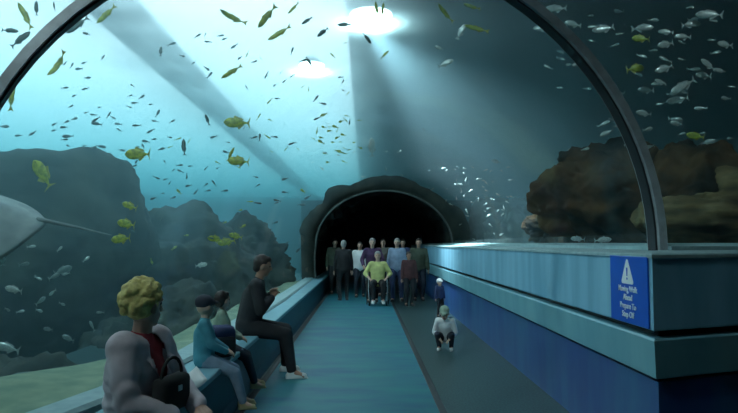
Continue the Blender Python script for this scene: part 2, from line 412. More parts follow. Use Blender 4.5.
# rock cover over the last part of the tunnel
bm = bmesh.new()
rings = []
for k in range(15):
    y = 19.5 + k * .9; ring = []
    for j in range(49):
        t = PI * j / 48; c = -math.cos(t); s = math.sin(t)
        ring.append(Vector((.6 + c * 2.18, y, -.05 + 0 * s) if False else (.6 + c * 2.16, y, (1.55 + s * 1.72) if s > .0001 else 0.0)))
    for q_, p in enumerate(ring):
        if k and p.z > 1.7: w_ = .35 * abs(noise.fractal(Vector((p.x * 1.5, p.y * 1.2, p.z * 1.5)), .8, 2, 4)); p.x += (.6 - p.x) * w_ * .4; p.z -= w_ * .8
    rings.append(ring)
out = []
for k, r_ in enumerate(rings):
    o_ = []
    for p in r_:
        d = Vector((p.x - .6, 0, p.z - .8)); d.normalize()
        n_ = noise.fractal(Vector((p.x * .8, p.y * .8, p.z * .8)), 1, 2, 4)
        o_.append(p + d * (.28 + .3 * abs(n_)) + Vector((0, (-.3 * abs(n_)) if k == 0 else 0, 0)))
    out.append(o_)
v, f = loft(rings); n0 = len(v); v2, f2 = loft(out); v += v2; f += [tuple(i + n0 for i in q) for q in f2]
for j in range(48): f.append((j, j + 1, n0 + j + 1, n0 + j))
bv = [bm.verts.new(q) for q in v]
for q in f: bm.faces.new([bv[i] for i in q])
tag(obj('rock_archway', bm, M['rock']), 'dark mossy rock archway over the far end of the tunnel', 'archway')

# ------------------------------------------------------------------ lamps over the water
def lamp(px, py, zc, label, r=.5, power=900, cone=55, aim=None, drop=.1):
    t = (zc - 1.6) / ((243 - py) / F); p = at(px, py, t)
    root = empty('pool_lamp', p); tag(root, label, 'lamp', 'lamps above the water')
    bm = bmesh.new(); bmesh.ops.create_cone(bm, cap_ends=True, segments=32, radius1=r, radius2=r * .35, depth=.35, matrix=Matrix.Translation((0, 0, .2)))
    obj('housing', bm, M['lampc'], root); bm = bmesh.new(); cap(bm, (0, 0, .3), (0, 0, 8.05 - root.location.z), .012, .012, 8); obj('hanging_rod', bm, M['lampc'], root)
    bm = bmesh.new(); bmesh.ops.create_cone(bm, cap_ends=True, segments=32, radius1=r * .93, radius2=r * .93, depth=.04)
    obj('lamp_glass', bm, M['lamp'], root)
    ld = bpy.data.lights.new('lamp_beam', 'SPOT'); ld.energy = power; ld.spot_size = math.radians(cone); ld.spot_blend = 1; ld.shadow_soft_size = .3
    ld.color = (.92, .93, 1)
    lo = bpy.data.objects.new('lamp_beam', ld); C.objects.link(lo); lo.location = p + Vector((0, 0, -drop))
    d = (Vector(aim) - lo.location) if aim else Vector((0, 0, -1))
    lo.rotation_euler = d.to_track_quat('-Z', 'Y').to_euler()
    return p
lamp(371, 8, 7.35, 'brightest round lamp above the tunnel centre', .55, 24000, 60, aim=(4.8, 14.5, 1.5), drop=.45)
lamp(311, 60, 7.35, 'round lamp further back and left of the brightest one', .42, 22000, 60)

def fill_lamp(p, power, cone, aim, label):  # unseen fill lamps, added to brighten the near fish, woman, sand and rocks
    t = (7.3 - 1.6) / ((243 - 8) / F)
    root = empty('pool_lamp', p); tag(root, label, 'lamp', None)
    bm = bmesh.new(); bmesh.ops.create_cone(bm, cap_ends=True, segments=32, radius1=.4, radius2=.15, depth=.3, matrix=Matrix.Translation((0, 0, .18))); obj('housing', bm, M['lampc'], root); bm = bmesh.new(); cap(bm, (0, 0, .3), (0, 0, 8.05 - root.location.z), .012, .012, 8); obj('hanging_rod', bm, M['lampc'], root)
    bm = bmesh.new(); bmesh.ops.create_cone(bm, cap_ends=True, segments=32, radius1=.37, radius2=.37, depth=.04); obj('lamp_glass', bm, M['lamp'], root)
    ld = bpy.data.lights.new('lamp_beam', 'SPOT'); ld.energy = power; ld.spot_size = math.radians(cone); ld.spot_blend = .8; ld.shadow_soft_size = .4; ld.color = (.95, .95, 1)
    lo = bpy.data.objects.new('lamp_beam', ld); C.objects.link(lo); lo.location = Vector(p) + Vector((0, 0, -.1)); lo.rotation_euler = (Vector(aim) - lo.location).to_track_quat('-Z', 'Y').to_euler()
fill_lamp((-4.0, .5, 7.3), 7500, 95, (-3.0, 6, 1.5), 'round lamp over the water above the left glass, out of view overhead')
fill_lamp((5.0, 2.5, 7.3), 1900, 90, (5.0, 8, 2.5), 'round lamp over the water above the right glass, out of view overhead')

sd = bpy.data.lights.new('sun', 'SUN'); sd.energy = .7; sd.angle = .03; sd.color = (.92, .98, 1)
so = bpy.data.objects.new('sun', sd); C.objects.link(so)
so.rotation_euler = (-Vector((-.96, 1, .864))).to_track_quat('-Z', 'Y').to_euler()
w = bpy.data.worlds.new('world'); bpy.context.scene.world = w; w.use_nodes = True
w.node_tree.nodes['Background'].inputs[0].default_value = (.95, .93, 1, 1); w.node_tree.nodes['Background'].inputs[1].default_value = 2.35
# ------------------------------------------------------------------ fish
def fish_body(hr, wr_, bend=0, peak=.62, n=14, seg=14, tail=False):
    """closed body along X, head at +X; hr, wr_ = half height and half width per length"""
    bm = bmesh.new(); rings = []
    def off(x): return bend * (x * x - .08)
    for i in range(n + 1):
        t = i / n; x = -.36 + .86 * t
        if t < peak: s = .16 + .84 * math.sin(PI / 2 * (t / peak)) ** 1.25
        else: s = math.cos(PI / 2 * ((t - peak) / (1 - peak)) ** 1.5) ** .8
        s = max(s, .05)
        rings.append([bm.verts.new((x, off(x) + wr_ * s * math.cos(a) * (.9 if t > .2 else .6), hr * s * math.sin(a))) for a in [2 * PI * k / seg for k in range(seg)]])
    for r0, r1 in zip(rings, rings[1:]):
        for k in range(seg): bm.faces.new((r0[k], r0[(k + 1) % seg], r1[(k + 1) % seg], r1[k]))
    bm.faces.new(rings[0][::-1]); bm.faces.new(rings[-1])
    if tail: plate(bm, TAIL(hr), off)
    return bm
def plate(bm, pts, off, th=.006):
    a = [bm.verts.new((x, off(x) + th, z)) for x, z in pts]; b = [bm.verts.new((x, off(x) - th, z)) for x, z in pts]
    n = len(pts); bm.faces.new(a); bm.faces.new(b[::-1])
    for i in range(n): bm.faces.new((a[i], b[i], b[(i + 1) % n], a[(i + 1) % n]))
def TAIL(hr): k = hr * 1.25; return [(-.33, .02), (-.40, .045), (-.50, k), (-.46, .02), (-.455, 0), (-.46, -.02), (-.50, -k), (-.40, -.045), (-.33, -.02)]
def proto_fish(name, hr, wr_, bend, mb, mf):
    root = empty(name)
    off = lambda x: bend * (x * x - .08)
    obj('body', fish_body(hr, wr_, bend), mb, root)
    def fin(n_, pts, o_=off):
        bm = bmesh.new(); plate(bm, pts, o_, .004); return obj(n_, bm, mf, root, smooth=False)
    fin('tail_fin', TAIL(hr))
    fin('dorsal_fin', [(.16, hr * .8), (.10, hr * 1.45), (-.02, hr * 1.15), (-.18, hr * .95), (-.27, hr * .55), (-.1, hr * .5), (.1, hr * .6)])
    fin('anal_fin', [(-.02, -hr * .8), (-.07, -hr * 1.35), (-.16, -hr * .95), (-.27, -hr * .45), (-.1, -hr * .5)])
    for s in (-1, 1):
        bm = bmesh.new(); M_ = Matrix.Translation((.17, off(.17) + s * wr_ * .85, -hr * .15)) @ Matrix.Rotation(s * .5, 4, 'Z')
        plate(bm, [(0, .012), (-.07, .02), (-.15, -.01), (-.07, -.035), (0, -.02)], lambda x: 0, .003)
        bmesh.ops.transform(bm, matrix=M_, verts=bm.verts); obj('pectoral_fin', bm, mf, root, smooth=False)
        bm = bmesh.new(); ell(bm, (.405, off(.405) + s * wr_ * .55, hr * .15), (.018, .008, .018), seg=10); obj('eye', bm, M['eye'], root)
    return root
PROTO = {'g': ('golden_fish', .088, .045, .22, 'gold', 'goldfin'), 'gc': ('golden_fish', .088, .045, .8, 'gold', 'goldfin'),
         'd': ('dark_fish', .12, .06, .0, 'dark_fish', 'darkfin'), 's': ('silver_fish', .16, .065, .1, 'silver', 'silverfin'),
         'y': ('yellow_fish', .19, .07, .15, 'gold', 'goldfin'), 'r': ('reef_fish', .15, .06, .2, 'grey_fish', 'darkfin')}
_first = {}
SMALLMESH = {}
def put_fish(kind, px, py, ln, ang, Y, label, group=None, small=False, depth=.0):
    name, hr, wd, bend, mb, mf = PROTO[kind]
    p = at(px, py, Y)
    for _ in range(60):
        if not inside(p): break
        Y += .3; p = at(px, py, Y)
    L = ln / F * Y
    if small:
        if kind not in SMALLMESH:
            o = obj(name, fish_body(hr, wd, bend, n=8, seg=8, tail=True), M[mb]); SMALLMESH[kind] = o.data
        else:
            o = bpy.data.objects.new(name, SMALLMESH[kind]); C.objects.link(o)
    elif kind not in _first:
        o = proto_fish(name, hr, wd, bend, M[mb], M[mf]); _first[kind] = o
    else:
        src = _first[kind]; o = src.copy(); C.objects.link(o)
        for ch in src.children:
            c = ch.copy(); C.objects.link(c); c.parent = o
    a = math.radians(ang)
    f_ = Vector((math.cos(a), depth, math.sin(a))).normalized()
    up0 = Vector((0, 0, 1)) if abs(f_.z) < .93 else Vector((-1 if f_.z > 0 else 1, 0, .3))
    side = up0.cross(f_).normalized(); up = f_.cross(side)
    R = Matrix((f_, side, up)).transposed().to_4x4()
    o.matrix_world = Matrix.Translation(p) @ R @ Matrix.Scale(L, 4)
    tag(o, label, 'fish', group)
    return o
BIG = [
 # kind, x, y, length, angle, distance, label
 ('g', 20, 13, 31, 118, 6.5, 'long olive yellow fish outside the big rib in the top left corner, nose up'),
 ('d', 31, 5, 16, 95, 7, 'dark fish pointing straight up at the top edge beside the olive yellow one'),
 ('d', 49, 3, 12, 110, 7, 'small dark fish cut by the top edge just above the left end of the rib'),
 ('d', 5, 28, 18, -5, 6.5, 'dark fish lying level at the left edge above the rib'),
 ('d', 16, 37, 25, 40, 6.3, 'dark fish tilted towards the rib just below the olive yellow one'),
 ('d', 73, 22, 28, 215, 7, 'dark fish half hidden along the inner edge of the rib at upper left'),
 ('g', 102, 11, 27, 232, 7, 'green gold fish diving just right of where the rib leaves the top'),
 ('gc', 54, 62, 31, 238, 6.5, 'curved slim fish alone in the bright water below the rib'),
 ('g', 9, 96, 30, 88, 6.5, 'green fish hanging upright at the left edge below the rib'),
 ('g', 1, 98, 18, 80, 6.8, 'green fish cut by the left edge beside the upright one'),
 ('gc', 231, 14, 30, 157, 7.5, 'yellow bellied curved fish left of centre near the top edge'),
 ('g', 230, 70, 25, 215, 8, 'deep green fish diving alone across the pale water left of the centre lamps'),
 ('g', 265, 13, 33, 238, 7.2, 'long green fish diving at the top, left one of the pair'),
 ('g', 278, 30, 28, 208, 7.2, 'olive fish just below the diving pair at the top'),
 ('g', 292, 4, 16, 225, 7.5, 'green fish at the top edge, right one of the diving pair'),
 ('d', 322, 29, 16, 225, 8.5, 'dark slim fish just above the smaller lamp'),
 ('d', 344, 21, 15, 175, 8.5, 'dark level fish left of the brightest lamp'),
 ('d', 367, 35, 14, -50, 8, 'dark fish silhouetted just below the brightest lamp'),
 ('d', 308, 59, 11, -60, 9, 'dark fish silhouetted against the smaller lamp'),
 ('g', 377, 5, 17, 100, 7.5, 'yellow fish beside the brightest lamp, left of two upright ones'),
 ('g', 383, 6, 15, 85, 7.5, 'yellow fish beside the brightest lamp, right of two upright ones'),
 ('g', 447, 9, 25, 135, 7.5, 'yellow green fish nose up right of the brightest lamp'),
 ('g', 479, 25, 26, 165, 7.5, 'large golden fish swimming left right of the lamps'),
 ('g', 474, 2, 20, 170, 7.5, 'golden fish cut by the top edge above the large golden one'),
 ('s', 463, 28, 18, 60, 8, 'pale curved silver fish left of the large golden one'),
 ('s', 440, 45, 10, 160, 9, 'small pale fish below the golden fish right of the lamps'),
 ('s', 447, 61, 17, 20, 9, 'pale wispy fish alone in the grey water right of centre'),
 ('g', 385, 52, 12, 45, 9, 'small greenish fish under the brightest lamp'),
 ('d', 306, 17, 13, 215, 8, 'small green fish right of the diving pair at the top'),
 ('y', 137, 154, 29, 178, 7, 'plump yellow fish just right of the top of the flat dark rock'),
 ('d', 183, 147, 17, 95, 9, 'dark green upright fish in the pale water below the dark girder'),
 ('y', 42, 174, 34, 125, 7.5, 'tall yellow fish over the big flat topped rock at left'),
 ('g', 230, 154, 16, 65, 8, 'slim green fish just above the yellow fish under the girder'),
 ('y', 238, 161, 23, 175, 8, 'bright yellow fish under the dark girder'),
 ('y', 236, 122, 27, 178, 9, 'ochre fish lying across the dark girder band'),
 ('d', 206, 119, 12, 110, 9, 'small dark fish just left of the ochre one on the girder band'),
 ('d', 158, 49, 12, 95, 9, 'small dark upright fish against the upper girder'),
 ('y', 127, 224, 22, 170, 6.5, 'yellow fish in front of the reef at left, middle of three'),
 ('y', 122, 239, 22, 185, 6.5, 'yellow fish in front of the reef at left, lowest of three'),
 ('y', 130, 206, 17, 160, 6.8, 'yellow fish in front of the reef at left, top of three'),
 ('y', 216, 239, 16, 170, 8, 'yellow fish over the dark reef above the seated children, leftmost of three'),
 ('y', 227, 242, 18, 190, 8, 'yellow fish over the dark reef above the seated children, middle of three'),
 ('y', 236, 236, 14, 165, 8, 'yellow fish over the dark reef above the seated children, rightmost of three'),
 ('s', 202, 265, 14, 10, 7, 'pale fish low in the dark water above the seated children'),
 ('s', 17, 289, 20, 170, 5.6, 'white fish low at the left edge under the ray'),
 ('s', 12, 346, 26, 165, 6.8, 'long pale fish near the sand at the lower left edge'),
 ('s', 5, 258, 16, 100, 6.5, 'pale fish at the left edge just under the ray body'),
 ('s', 65, 270, 20, 20, 7.5, 'faint grey fish in dark water left of the fair haired woman'),
 ('s', 52, 328, 12, 175, 7, 'small pale fish above the sand ledge, left of two'),
 ('s', 72, 337, 15, 160, 7, 'small pale fish above the sand ledge, right of two'),
 ('s', 372, 147, 20, 92, 10, 'pale upright fish hanging over the far arch'),
 ('s', 648, 24, 22, 2, 6.6, 'brightest silver fish at upper right, just right of the rib'),
 ('s', 672, 28, 15, 170, 6.8, 'slim silver fish right of the brightest one'),
 ('s', 698, 20, 20, 5, 6.5, 'broad pale silver fish near the top right'),
 ('s', 717, 10, 26, 172, 6.4, 'big silver fish at the top right near the edge'),
 ('s', 689, 33, 18, 178, 6.7, 'thin silver fish below the broad pale one at upper right'),
 ('s', 671, 41, 21, 195, 6.6, 'silver fish slanting down left below the brightest one'),
 ('y', 646, 35, 18, 175, 6.8, 'yellowish fish directly below the brightest silver fish'),
 ('y', 640, 66, 21, 10, 6.8, 'yellowish fish right beside the rib at mid height'),
 ('s', 669, 66, 22, 200, 6.6, 'plump silver fish right of the yellowish one beside the rib'),
 ('s', 665, 80, 15, 165, 6.9, 'small plump silver fish under the plump one by the rib'),
 ('s', 650, 88, 18, 178, 6.8, 'level silver fish closest to the rib below the yellowish one'),
 ('s', 688, 84, 26, 210, 6.5, 'large bright silver fish tilted down at mid right'),
 ('s', 682, 98, 22, 190, 6.6, 'wide bright silver fish just under the large tilted one'),
 ('s', 714, 62, 20, 150, 6.7, 'silver fish slanting up left near the right edge'),
 ('s', 726, 68, 13, 175, 6.7, 'small silver fish touching the tail of the slanting one at right'),
 ('s', 709, 73, 20, 178, 6.8, 'dim silver fish below the slanting one at right'),
 ('s', 732, 41, 20, 178, 6.8, 'silver fish cut by the right edge in the upper corner'),
 ('s', 560, 4, 22, 178, 8, 'silver fish at the top edge left of the rib'),
 ('s', 577, 20, 19, 172, 8, 'silver fish just left of the rib near the top'),
 ('s', 608, 25, 23, 190, 7.5, 'ragged pale silver fish right of the rib near the top'),
 ('s', 545, 25, 18, 175, 9, 'dim silver fish left of the rib below the top edge one'),
 ('s', 647, 112, 18, 175, 7, 'silver fish beside the rib above the rock'),
 ('s', 609, 132, 14, 205, 7.5, 'silver fish left of the rib above the brown boulder'),
 ('s', 680, 122, 15, 178, 7, 'bright small silver fish above the layered rock'),
 ('y', 699, 135, 18, 170, 7, 'yellowish fish above the layered rock'),
 ('s', 712, 141, 14, 10, 7, 'silver fish close over the layered rock near the right edge'),
 ('s', 578, 239, 15, 175, 7.6, 'pale fish resting low by the ledge, left of two'),
 ('s', 603, 240, 17, 5, 7.4, 'pale fish resting low by the ledge, right of two'),
 ('s', 497, 161, 10, 170, 9, 'lone small silver fish in the dark water left of the boulder'),
 ('d', 82, 31, 10, 160, 8, 'small dark fish in bright water right of the rib'),
]
for k, x, y, ln, an, Y, lb in BIG: put_fish(k, x, y, ln, an, Y, lb, depth=random.uniform(-.35, .35))
def school(kinds, n, x0, x1, y0, y1, l0, l1, Ya, Yb, ang, spread, label, group, ok=None, cluster=None):
    done = 0; tries = 0; pts = []
    while done < n and tries < n * 40:
        tries += 1
        if cluster: cx, cy, s = random.choice(cluster); x = random.gauss(cx, s); y = random.gauss(cy, s * .8)
        else: x = random.uniform(x0, x1); y = random.uniform(y0, y1)
        if not (x0 <= x <= x1 and y0 <= y <= y1) or (ok and not ok(x, y)): continue
        ln = random.uniform(l0, l1)
        if any((x - a) ** 2 + (y - b) ** 2 < (ln * .75) ** 2 for a, b in pts): continue
        pts.append((x, y)); done += 1
        put_fish(random.choice(kinds), x, y, ln, random.gauss(ang + random.choice((0, 180)), spread), random.uniform(Ya, Yb), label, group, small=True, depth=random.uniform(-.5, .5))
school('dr', 46, 60, 240, 30, 150, 5, 10, 7.5, 11, 10, 30, 'small dark fish scattered in the bright water at upper left', 'small dark fish in the bright upper left water', ok=lambda x, y: not (abs(y - (x * .9 - 70)) < 35))
school('rdg', 40, 130, 290, 130, 205, 4, 9, 8, 12, 10, 35, 'small greenish fish in the cyan water above the left reef', 'small fish above the left reef')
school('r', 14, 0, 130, 110, 150, 7, 13, 9, 11, 0, 12, 'small grey fish just above the flat topped rock', 'grey fish above the flat topped rock')
school('dg', 34, 240, 350, 40, 150, 4, 9, 9, 12, 20, 40, 'small dark or golden fish around and below the smaller lamp', 'small fish around the smaller lamp')
school('yg', 26, 305, 365, 100, 185, 4, 8, 10, 13, 0, 25, 'tiny yellow green fish bunched above the far arch', 'yellow green fish bunched above the far arch', cluster=[(338, 122, 12), (345, 145, 10), (325, 130, 10)])
school('yr', 26, 130, 310, 190, 262, 4, 9, 8.5, 12, 0, 25, 'small dull yellow fish over the dark reef behind the left bench', 'dull yellow fish over the left reef')
school('s', 52, 545, 738, 0, 150, 7, 15, 7, 11, 5, 18, 'smaller dim silver fish in the shoal around the right leg of the rib', 'dim silver fish of the right shoal')
school('s', 60, 428, 512, 165, 240, 2.5, 6, 10, 15, 0, 45, 'tiny silver fish massed over the dark reef right of the far arch', 'tiny silver fish right of the far arch')
school('s', 16, 0, 110, 245, 345, 7, 14, 6.5, 8.5, 10, 30, 'dim pale fish low in the dark water at lower left', 'dim pale fish at lower left')
school('s', 20, 300, 470, 120, 200, 3, 6, 10, 14, 0, 40, 'tiny pale fish in the hazy water over the far arch', 'tiny pale fish over the far arch')

# stingray at the left edge
ray = empty('stingray', at(-8, 211, 6.2)); tag(ray, 'pale stingray at the left edge with its thin tail trailing right', 'stingray')
bm = bmesh.new(); N1, N2 = 26, 26; R_ = {}
for side in (1, -1):
    for i in range(N1 + 1):
        for j in range(N2 + 1):
            u = -1 + 2 * i / N1; v_ = -1 + 2 * j / N2
            # disc mapped to a rounded diamond, wings along y
            r_ = max(abs(u), abs(v_)); an = math.atan2(v_, u) if r_ else 0
            rad = r_ / ((abs(math.cos(an)) / .50) ** 1.25 + (abs(math.sin(an)) / .80) ** 1.25) ** .8
            x = -rad * math.cos(an); y = rad * math.sin(an)
            th = .10 * max(0, 1 - r_) ** .8 * (.4 + .6 * math.exp(-(y / .22) ** 2))
            z = side * th * (1 if side > 0 else .5) - .35 * y * y + .03 * math.sin(4 * x)
            if r_ >= .999 and side < 0: R_[(side, i, j)] = R_[(1, i, j)]
            else: R_[(side, i, j)] = bm.verts.new((-x, y, z))
    for i in range(N1):
        for j in range(N2): bm.faces.new([R_[(side, a, b)] for a, b in ((i, j), (i + 1, j), (i + 1, j + 1), (i, j + 1))])
obj('body', bm, M['raytop'], ray)
bm = bmesh.new(); tp = [Vector((.42, 0, 0)), Vector((.55, 0, -.01)), Vector((.75, 0, -.015)), Vector((.95, 0, -.03)), Vector((1.12, 0, -.04))]
for k, (a, b) in enumerate(zip(tp, tp[1:])): cap(bm, a, b, .026 - .0055 * k, .026 - .0055 * (k + 1), 10)
obj('tail', bm, M['raytop'], ray)
for s in (-1, 1):
    bm = bmesh.new(); ell(bm, (-.30, s * .09, .06), (.03, .02, .02), seg=10); obj('eye', bm, M['eye'], ray)
ray.rotation_euler = (math.radians(30), math.radians(10), math.radians(28))
# ------------------------------------------------------------------ people
def cloth(n, c, var=.25): return mat(n, c, .85, scale=9, var=var, bump=.15)
M['jacket'] = cloth('pale_jacket', (.80, .72, .76)); M['redshirt'] = cloth('red_shirt', (.42, .05, .06)); M['jeans'] = cloth('blue_jeans', (.26, .36, .46))
M['darkbag'] = cloth('dark_bag', (.03, .035, .035)); M['blackc'] = cloth('black_clothes', (.022, .024, .028)); M['darkj'] = cloth('dark_trousers', (.03, .04, .06))
M['hair_y'] = mat('fair_hair', (.80, .72, .26), .7, scale=30, col2=(.50, .42, .14), bump=.5); M['hair_d'] = mat('dark_hair', (.03, .022, .018), .6, scale=30, var=.4, bump=.3)
M['hair_g'] = mat('grey_hair', (.42, .42, .40), .7, scale=30, var=.3, bump=.3)
M['teal_shirt'] = cloth('teal_shirt', (.08, .34, .42)); M['green_shirt'] = cloth('green_shirt', (.30, .40, .30)); M['yellow_shirt'] = cloth('yellow_shirt', (.66, .68, .26))
M['white_c'] = cloth('white_clothes', (.80, .84, .82), .1); M['pale_blue_c'] = cloth('pale_blue_shirt', (.28, .38, .52)); M['maroon'] = cloth('maroon_shirt', (.12, .045, .045))
M['olive'] = cloth('olive_clothes', (.07, .09, .06)); M['shoe_w'] = mat('white_shoe', (.75, .78, .75), .5, var=.1); M['shoe_d'] = mat('dark_shoe', (.03, .03, .03), .5, var=.1)
M['shoe_t'] = mat('tan_sandal', (.50, .42, .22), .5, var=.2); M['navy'] = cloth('navy_clothes', (.05, .07, .16)); M['khaki'] = cloth('khaki_trousers', (.10, .10, .08)); M['purple'] = cloth('purple_top', (.06, .025, .08))
M['lip'] = mat('lips', (.42, .18, .15), .5)

def mid(a, b, t=.5): return Vector(a).lerp(Vector(b), t)
def joint(a, b, l1, l2, hint):
    """elbow or knee between a and b for bone lengths l1, l2, bent towards hint"""
    a, b = Vector(a), Vector(b); d = b - a; L = min(d.length, (l1 + l2) * .998); dn = d.normalized()
    x = (l1 * l1 - l2 * l2 + L * L) / (2 * L); h = math.sqrt(max(0, l1 * l1 - x * x))
    hv = Vector(hint); hv = (hv - dn * hv.dot(dn)).normalized()
    return a + dn * x + hv * h, a + dn * L

def person(label, loc, rz, pose, look, group=None, scale=1.0, voxel=.014, fine=False, lean=0.0, turn=0.0, hair='short', cat='person', seat=.52, hands=None, name='person', feet=None, headpitch=0.0, hat=None, headscale=1.0):
    """faces local +Y; loc is on the ground below the hips"""
    k = scale
    def V(x, y, z): return Vector((x * k, y * k, z * k))
    root = empty(name, loc, rz); tag(root, label, cat, group)
    sit = pose == 'sit'; crouch = pose == 'crouch'
    hz = (seat / k + .09) if sit else (.30 if crouch else .92)
    hip = V(0, 0, hz)
    if crouch: lean = max(lean, .5)
    up = Vector((0, math.sin(lean), math.cos(lean)))
    chest = hip + up * .33 * k; neck = hip + up * .53 * k; hup = Vector((0, math.sin(lean * .4 + headpitch), math.cos(lean * .4 + headpitch)))
    headc = neck + hup * .155 * k + Vector((0, .012 * k, 0))
    sh = {s: hip + up * .475 * k + Vector((s * .175 * k, 0, 0)) for s in (-1, 1)}
    hj = {s: hip + Vector((s * .095 * k, 0, -.01 * k)) for s in (-1, 1)}
    foot = {}
    for i, s in enumerate((-1, 1)):
        if feet: foot[s] = V(*feet[i])
        elif sit: foot[s] = V(s * .12, .48, .085)
        elif crouch: foot[s] = V(s * .14, .16, .085)
        else: foot[s] = V(s * .10, -.02 + .12 * s * (1 if pose == 'walk' else .15), .085)
    knee = {s: joint(hj[s], foot[s], .44 * k, .42 * k, (s * .15, 1, .9 if sit or crouch else .05))[0] for s in (-1, 1)}
    ankle = {s: joint(hj[s], foot[s], .44 * k, .42 * k, (0, 1, .5))[1] for s in (-1, 1)}
    H = {}
    for i, s in enumerate((-1, 1)):
        if hands: H[s] = V(*hands[i])
        elif sit: H[s] = V(s * .10, .30, hz + .10)
        elif crouch: H[s] = V(s * .12, .36, .30)
        else: H[s] = V(s * .27, .06, .80)
    elbow, wrist = {}, {}
    for s in (-1, 1): elbow[s], wrist[s] = joint(sh[s], H[s], .29 * k, .25 * k, (s * .8, -.6, -.5))
    def torso(bm, e):
        cap(bm, hip + Vector((-.07 * k, 0, 0)), hip + Vector((.07 * k, 0, 0)), (.115 + e) * k, (.115 + e) * k)
        cap(bm, hip, chest, (.125 + e) * k, (.125 + e) * k); 
        for s in (-1, 1):
            cap(bm, hip + Vector((s * .06 * k, 0, 0)) + up * .1 * k, chest + Vector((s * .07 * k, 0, 0)) + up * .03 * k, (.10 + e) * k, (.105 + e) * k)
            cap(bm, chest + Vector((s * .06 * k, 0, 0)) + up * .08 * k, sh[s] - Vector((s * .03 * k, 0, 0)), (.09 + e) * k, (.062 + e) * k)
    def arms(bm, e, t=1.0):
        for s in (-1, 1):
            cap(bm, sh[s] - Vector((s * .05 * k, 0, 0)), sh[s], (.062 + e) * k, (.058 + e) * k)
            cap(bm, sh[s], elbow[s], (.054 + e) * k, (.042 + e) * k)
            if t > .5: cap(bm, elbow[s], mid(elbow[s], wrist[s], t - .08), (.042 + e) * k, (.030 + e) * k)
    def legs(bm, e, t=.95):
        cap(bm, hip + Vector((-.07 * k, 0, 0)), hip + Vector((.07 * k, 0, 0)), (.118 + e) * k, (.118 + e) * k)
        for s in (-1, 1):
            cap(bm, hj[s], knee[s], (.092 + e) * k, (.062 + e) * k); cap(bm, knee[s], mid(knee[s], ankle[s], t), (.060 + e) * k, (.042 + e) * k)
            cap(bm, mid(knee[s], ankle[s], .05) + Vector((0, -.02 * k, 0)), mid(knee[s], ankle[s], .6), (.058 + e) * k, (.045 + e) * k)
    # head frame
    Rh = Matrix.Rotation(turn, 4, 'Z') @ Matrix.Rotation(-(lean * .4 + headpitch), 4, 'X'); hk = k * headscale
    def HP(x, y, z): return headc + (Rh @ Vector((x * hk, y * hk, z * hk)))
    bm = bmesh.new()
    torso(bm, 0); arms(bm, 0); legs(bm, 0, 1.0)
    cap(bm, neck - up * .04 * k, headc - hup * .04 * k, .056 * k, .050 * k)
    ell(bm, HP(0, -.012, .02), (.076 * hk, .094 * hk, .098 * hk), Rh); ell(bm, HP(0, .025, -.045), (.056 * hk, .062 * hk, .062 * hk), Rh)
    cap(bm, HP(0, .088, .012), HP(0, .106, -.022), .010 * hk, .015 * hk); ell(bm, HP(0, .062, -.088), (.024 * hk, .022 * hk, .018 * hk), Rh)
    for s in (-1, 1): ell(bm, HP(s * .078, -.008, -.005), (.012 * hk, .022 * hk, .034 * hk), Rh, seg=12); cap(bm, HP(s * .018, .083, .032), HP(s * .048, .070, .032), .010 * hk, .009 * hk)
    for s in (-1, 1):
        cap(bm, ankle[s], ankle[s] + V(s * .03, .13, -.05), .040 * k, .030 * k)
        # hand: palm, four unequal bent fingers and a thumb from the side of the palm
        d = (wrist[s] - elbow[s]).normalized(); side = d.cross(Vector((0, 0, 1)));
        side = side.normalized() if side.length > .1 else Vector((0, 1, 0)); dn = side.cross(d).normalized()
        if dn.z > 0: dn = -dn
        cap(bm, mid(elbow[s], wrist[s], .85), wrist[s] + d * .02 * k, .029 * k, .026 * k)
        for q in (-1.2, 0, 1.2): cap(bm, wrist[s] + side * q * .010 * k, wrist[s] + d * .085 * k + side * q * .022 * k, .019 * k, .014 * k)
        for q, fl in ((-1.5, .066), (-.5, .080), (.5, .075), (1.5, .058)):
            a_ = wrist[s] + d * .085 * k + side * q * .019 * k; b_ = a_ + (d + dn * .35).normalized() * fl * .5 * k; c_ = b_ + (d * .6 + dn).normalized() * fl * .5 * k
            cap(bm, a_, b_, .0095 * k, .0088 * k, 8); cap(bm, b_, c_, .0088 * k, .0075 * k, 8)
        ts = -1 if (side.x * s) > 0 else 1
        a_ = wrist[s] + d * .03 * k + side * ts * .022 * k; b_ = a_ + (d + side * ts * .9).normalized() * .04 * k; c_ = b_ + (d + dn * .4).normalized() * .032 * k
        cap(bm, a_, b_, .013 * k, .010 * k, 8); cap(bm, b_, c_, .010 * k, .008 * k, 8)
    body = obj('body', fuse(bm, voxel * (.55 if fine else 1), 3), look.get('skin', M['skin']), root)
    for s in (-1, 1):
        bm = bmesh.new(); ell(bm, HP(s * .031, .074, .012), (.012 * hk, .009 * hk, .009 * hk), Rh, seg=10); obj('eye', bm, M['eye'], body)
    bm = bmesh.new(); cap(bm, HP(-.018, .083, -.050), HP(.018, .083, -.050), .007 * hk, .007 * hk, 8); obj('mouth', bm, M['lip'], body)
    # clothes
    bm = bmesh.new(); legs(bm, .014, look.get('leg', .95)); obj('trousers', fuse(bm, voxel, 3), look['trousers'], root)
    bm = bmesh.new(); torso(bm, .018); arms(bm, .016, look.get('sleeve', 1.0)); cap(bm, neck - up * .06 * k, neck - up * .01 * k, .075 * k, .062 * k)
    obj('top', fuse(bm, voxel, 3), look['top'], root)
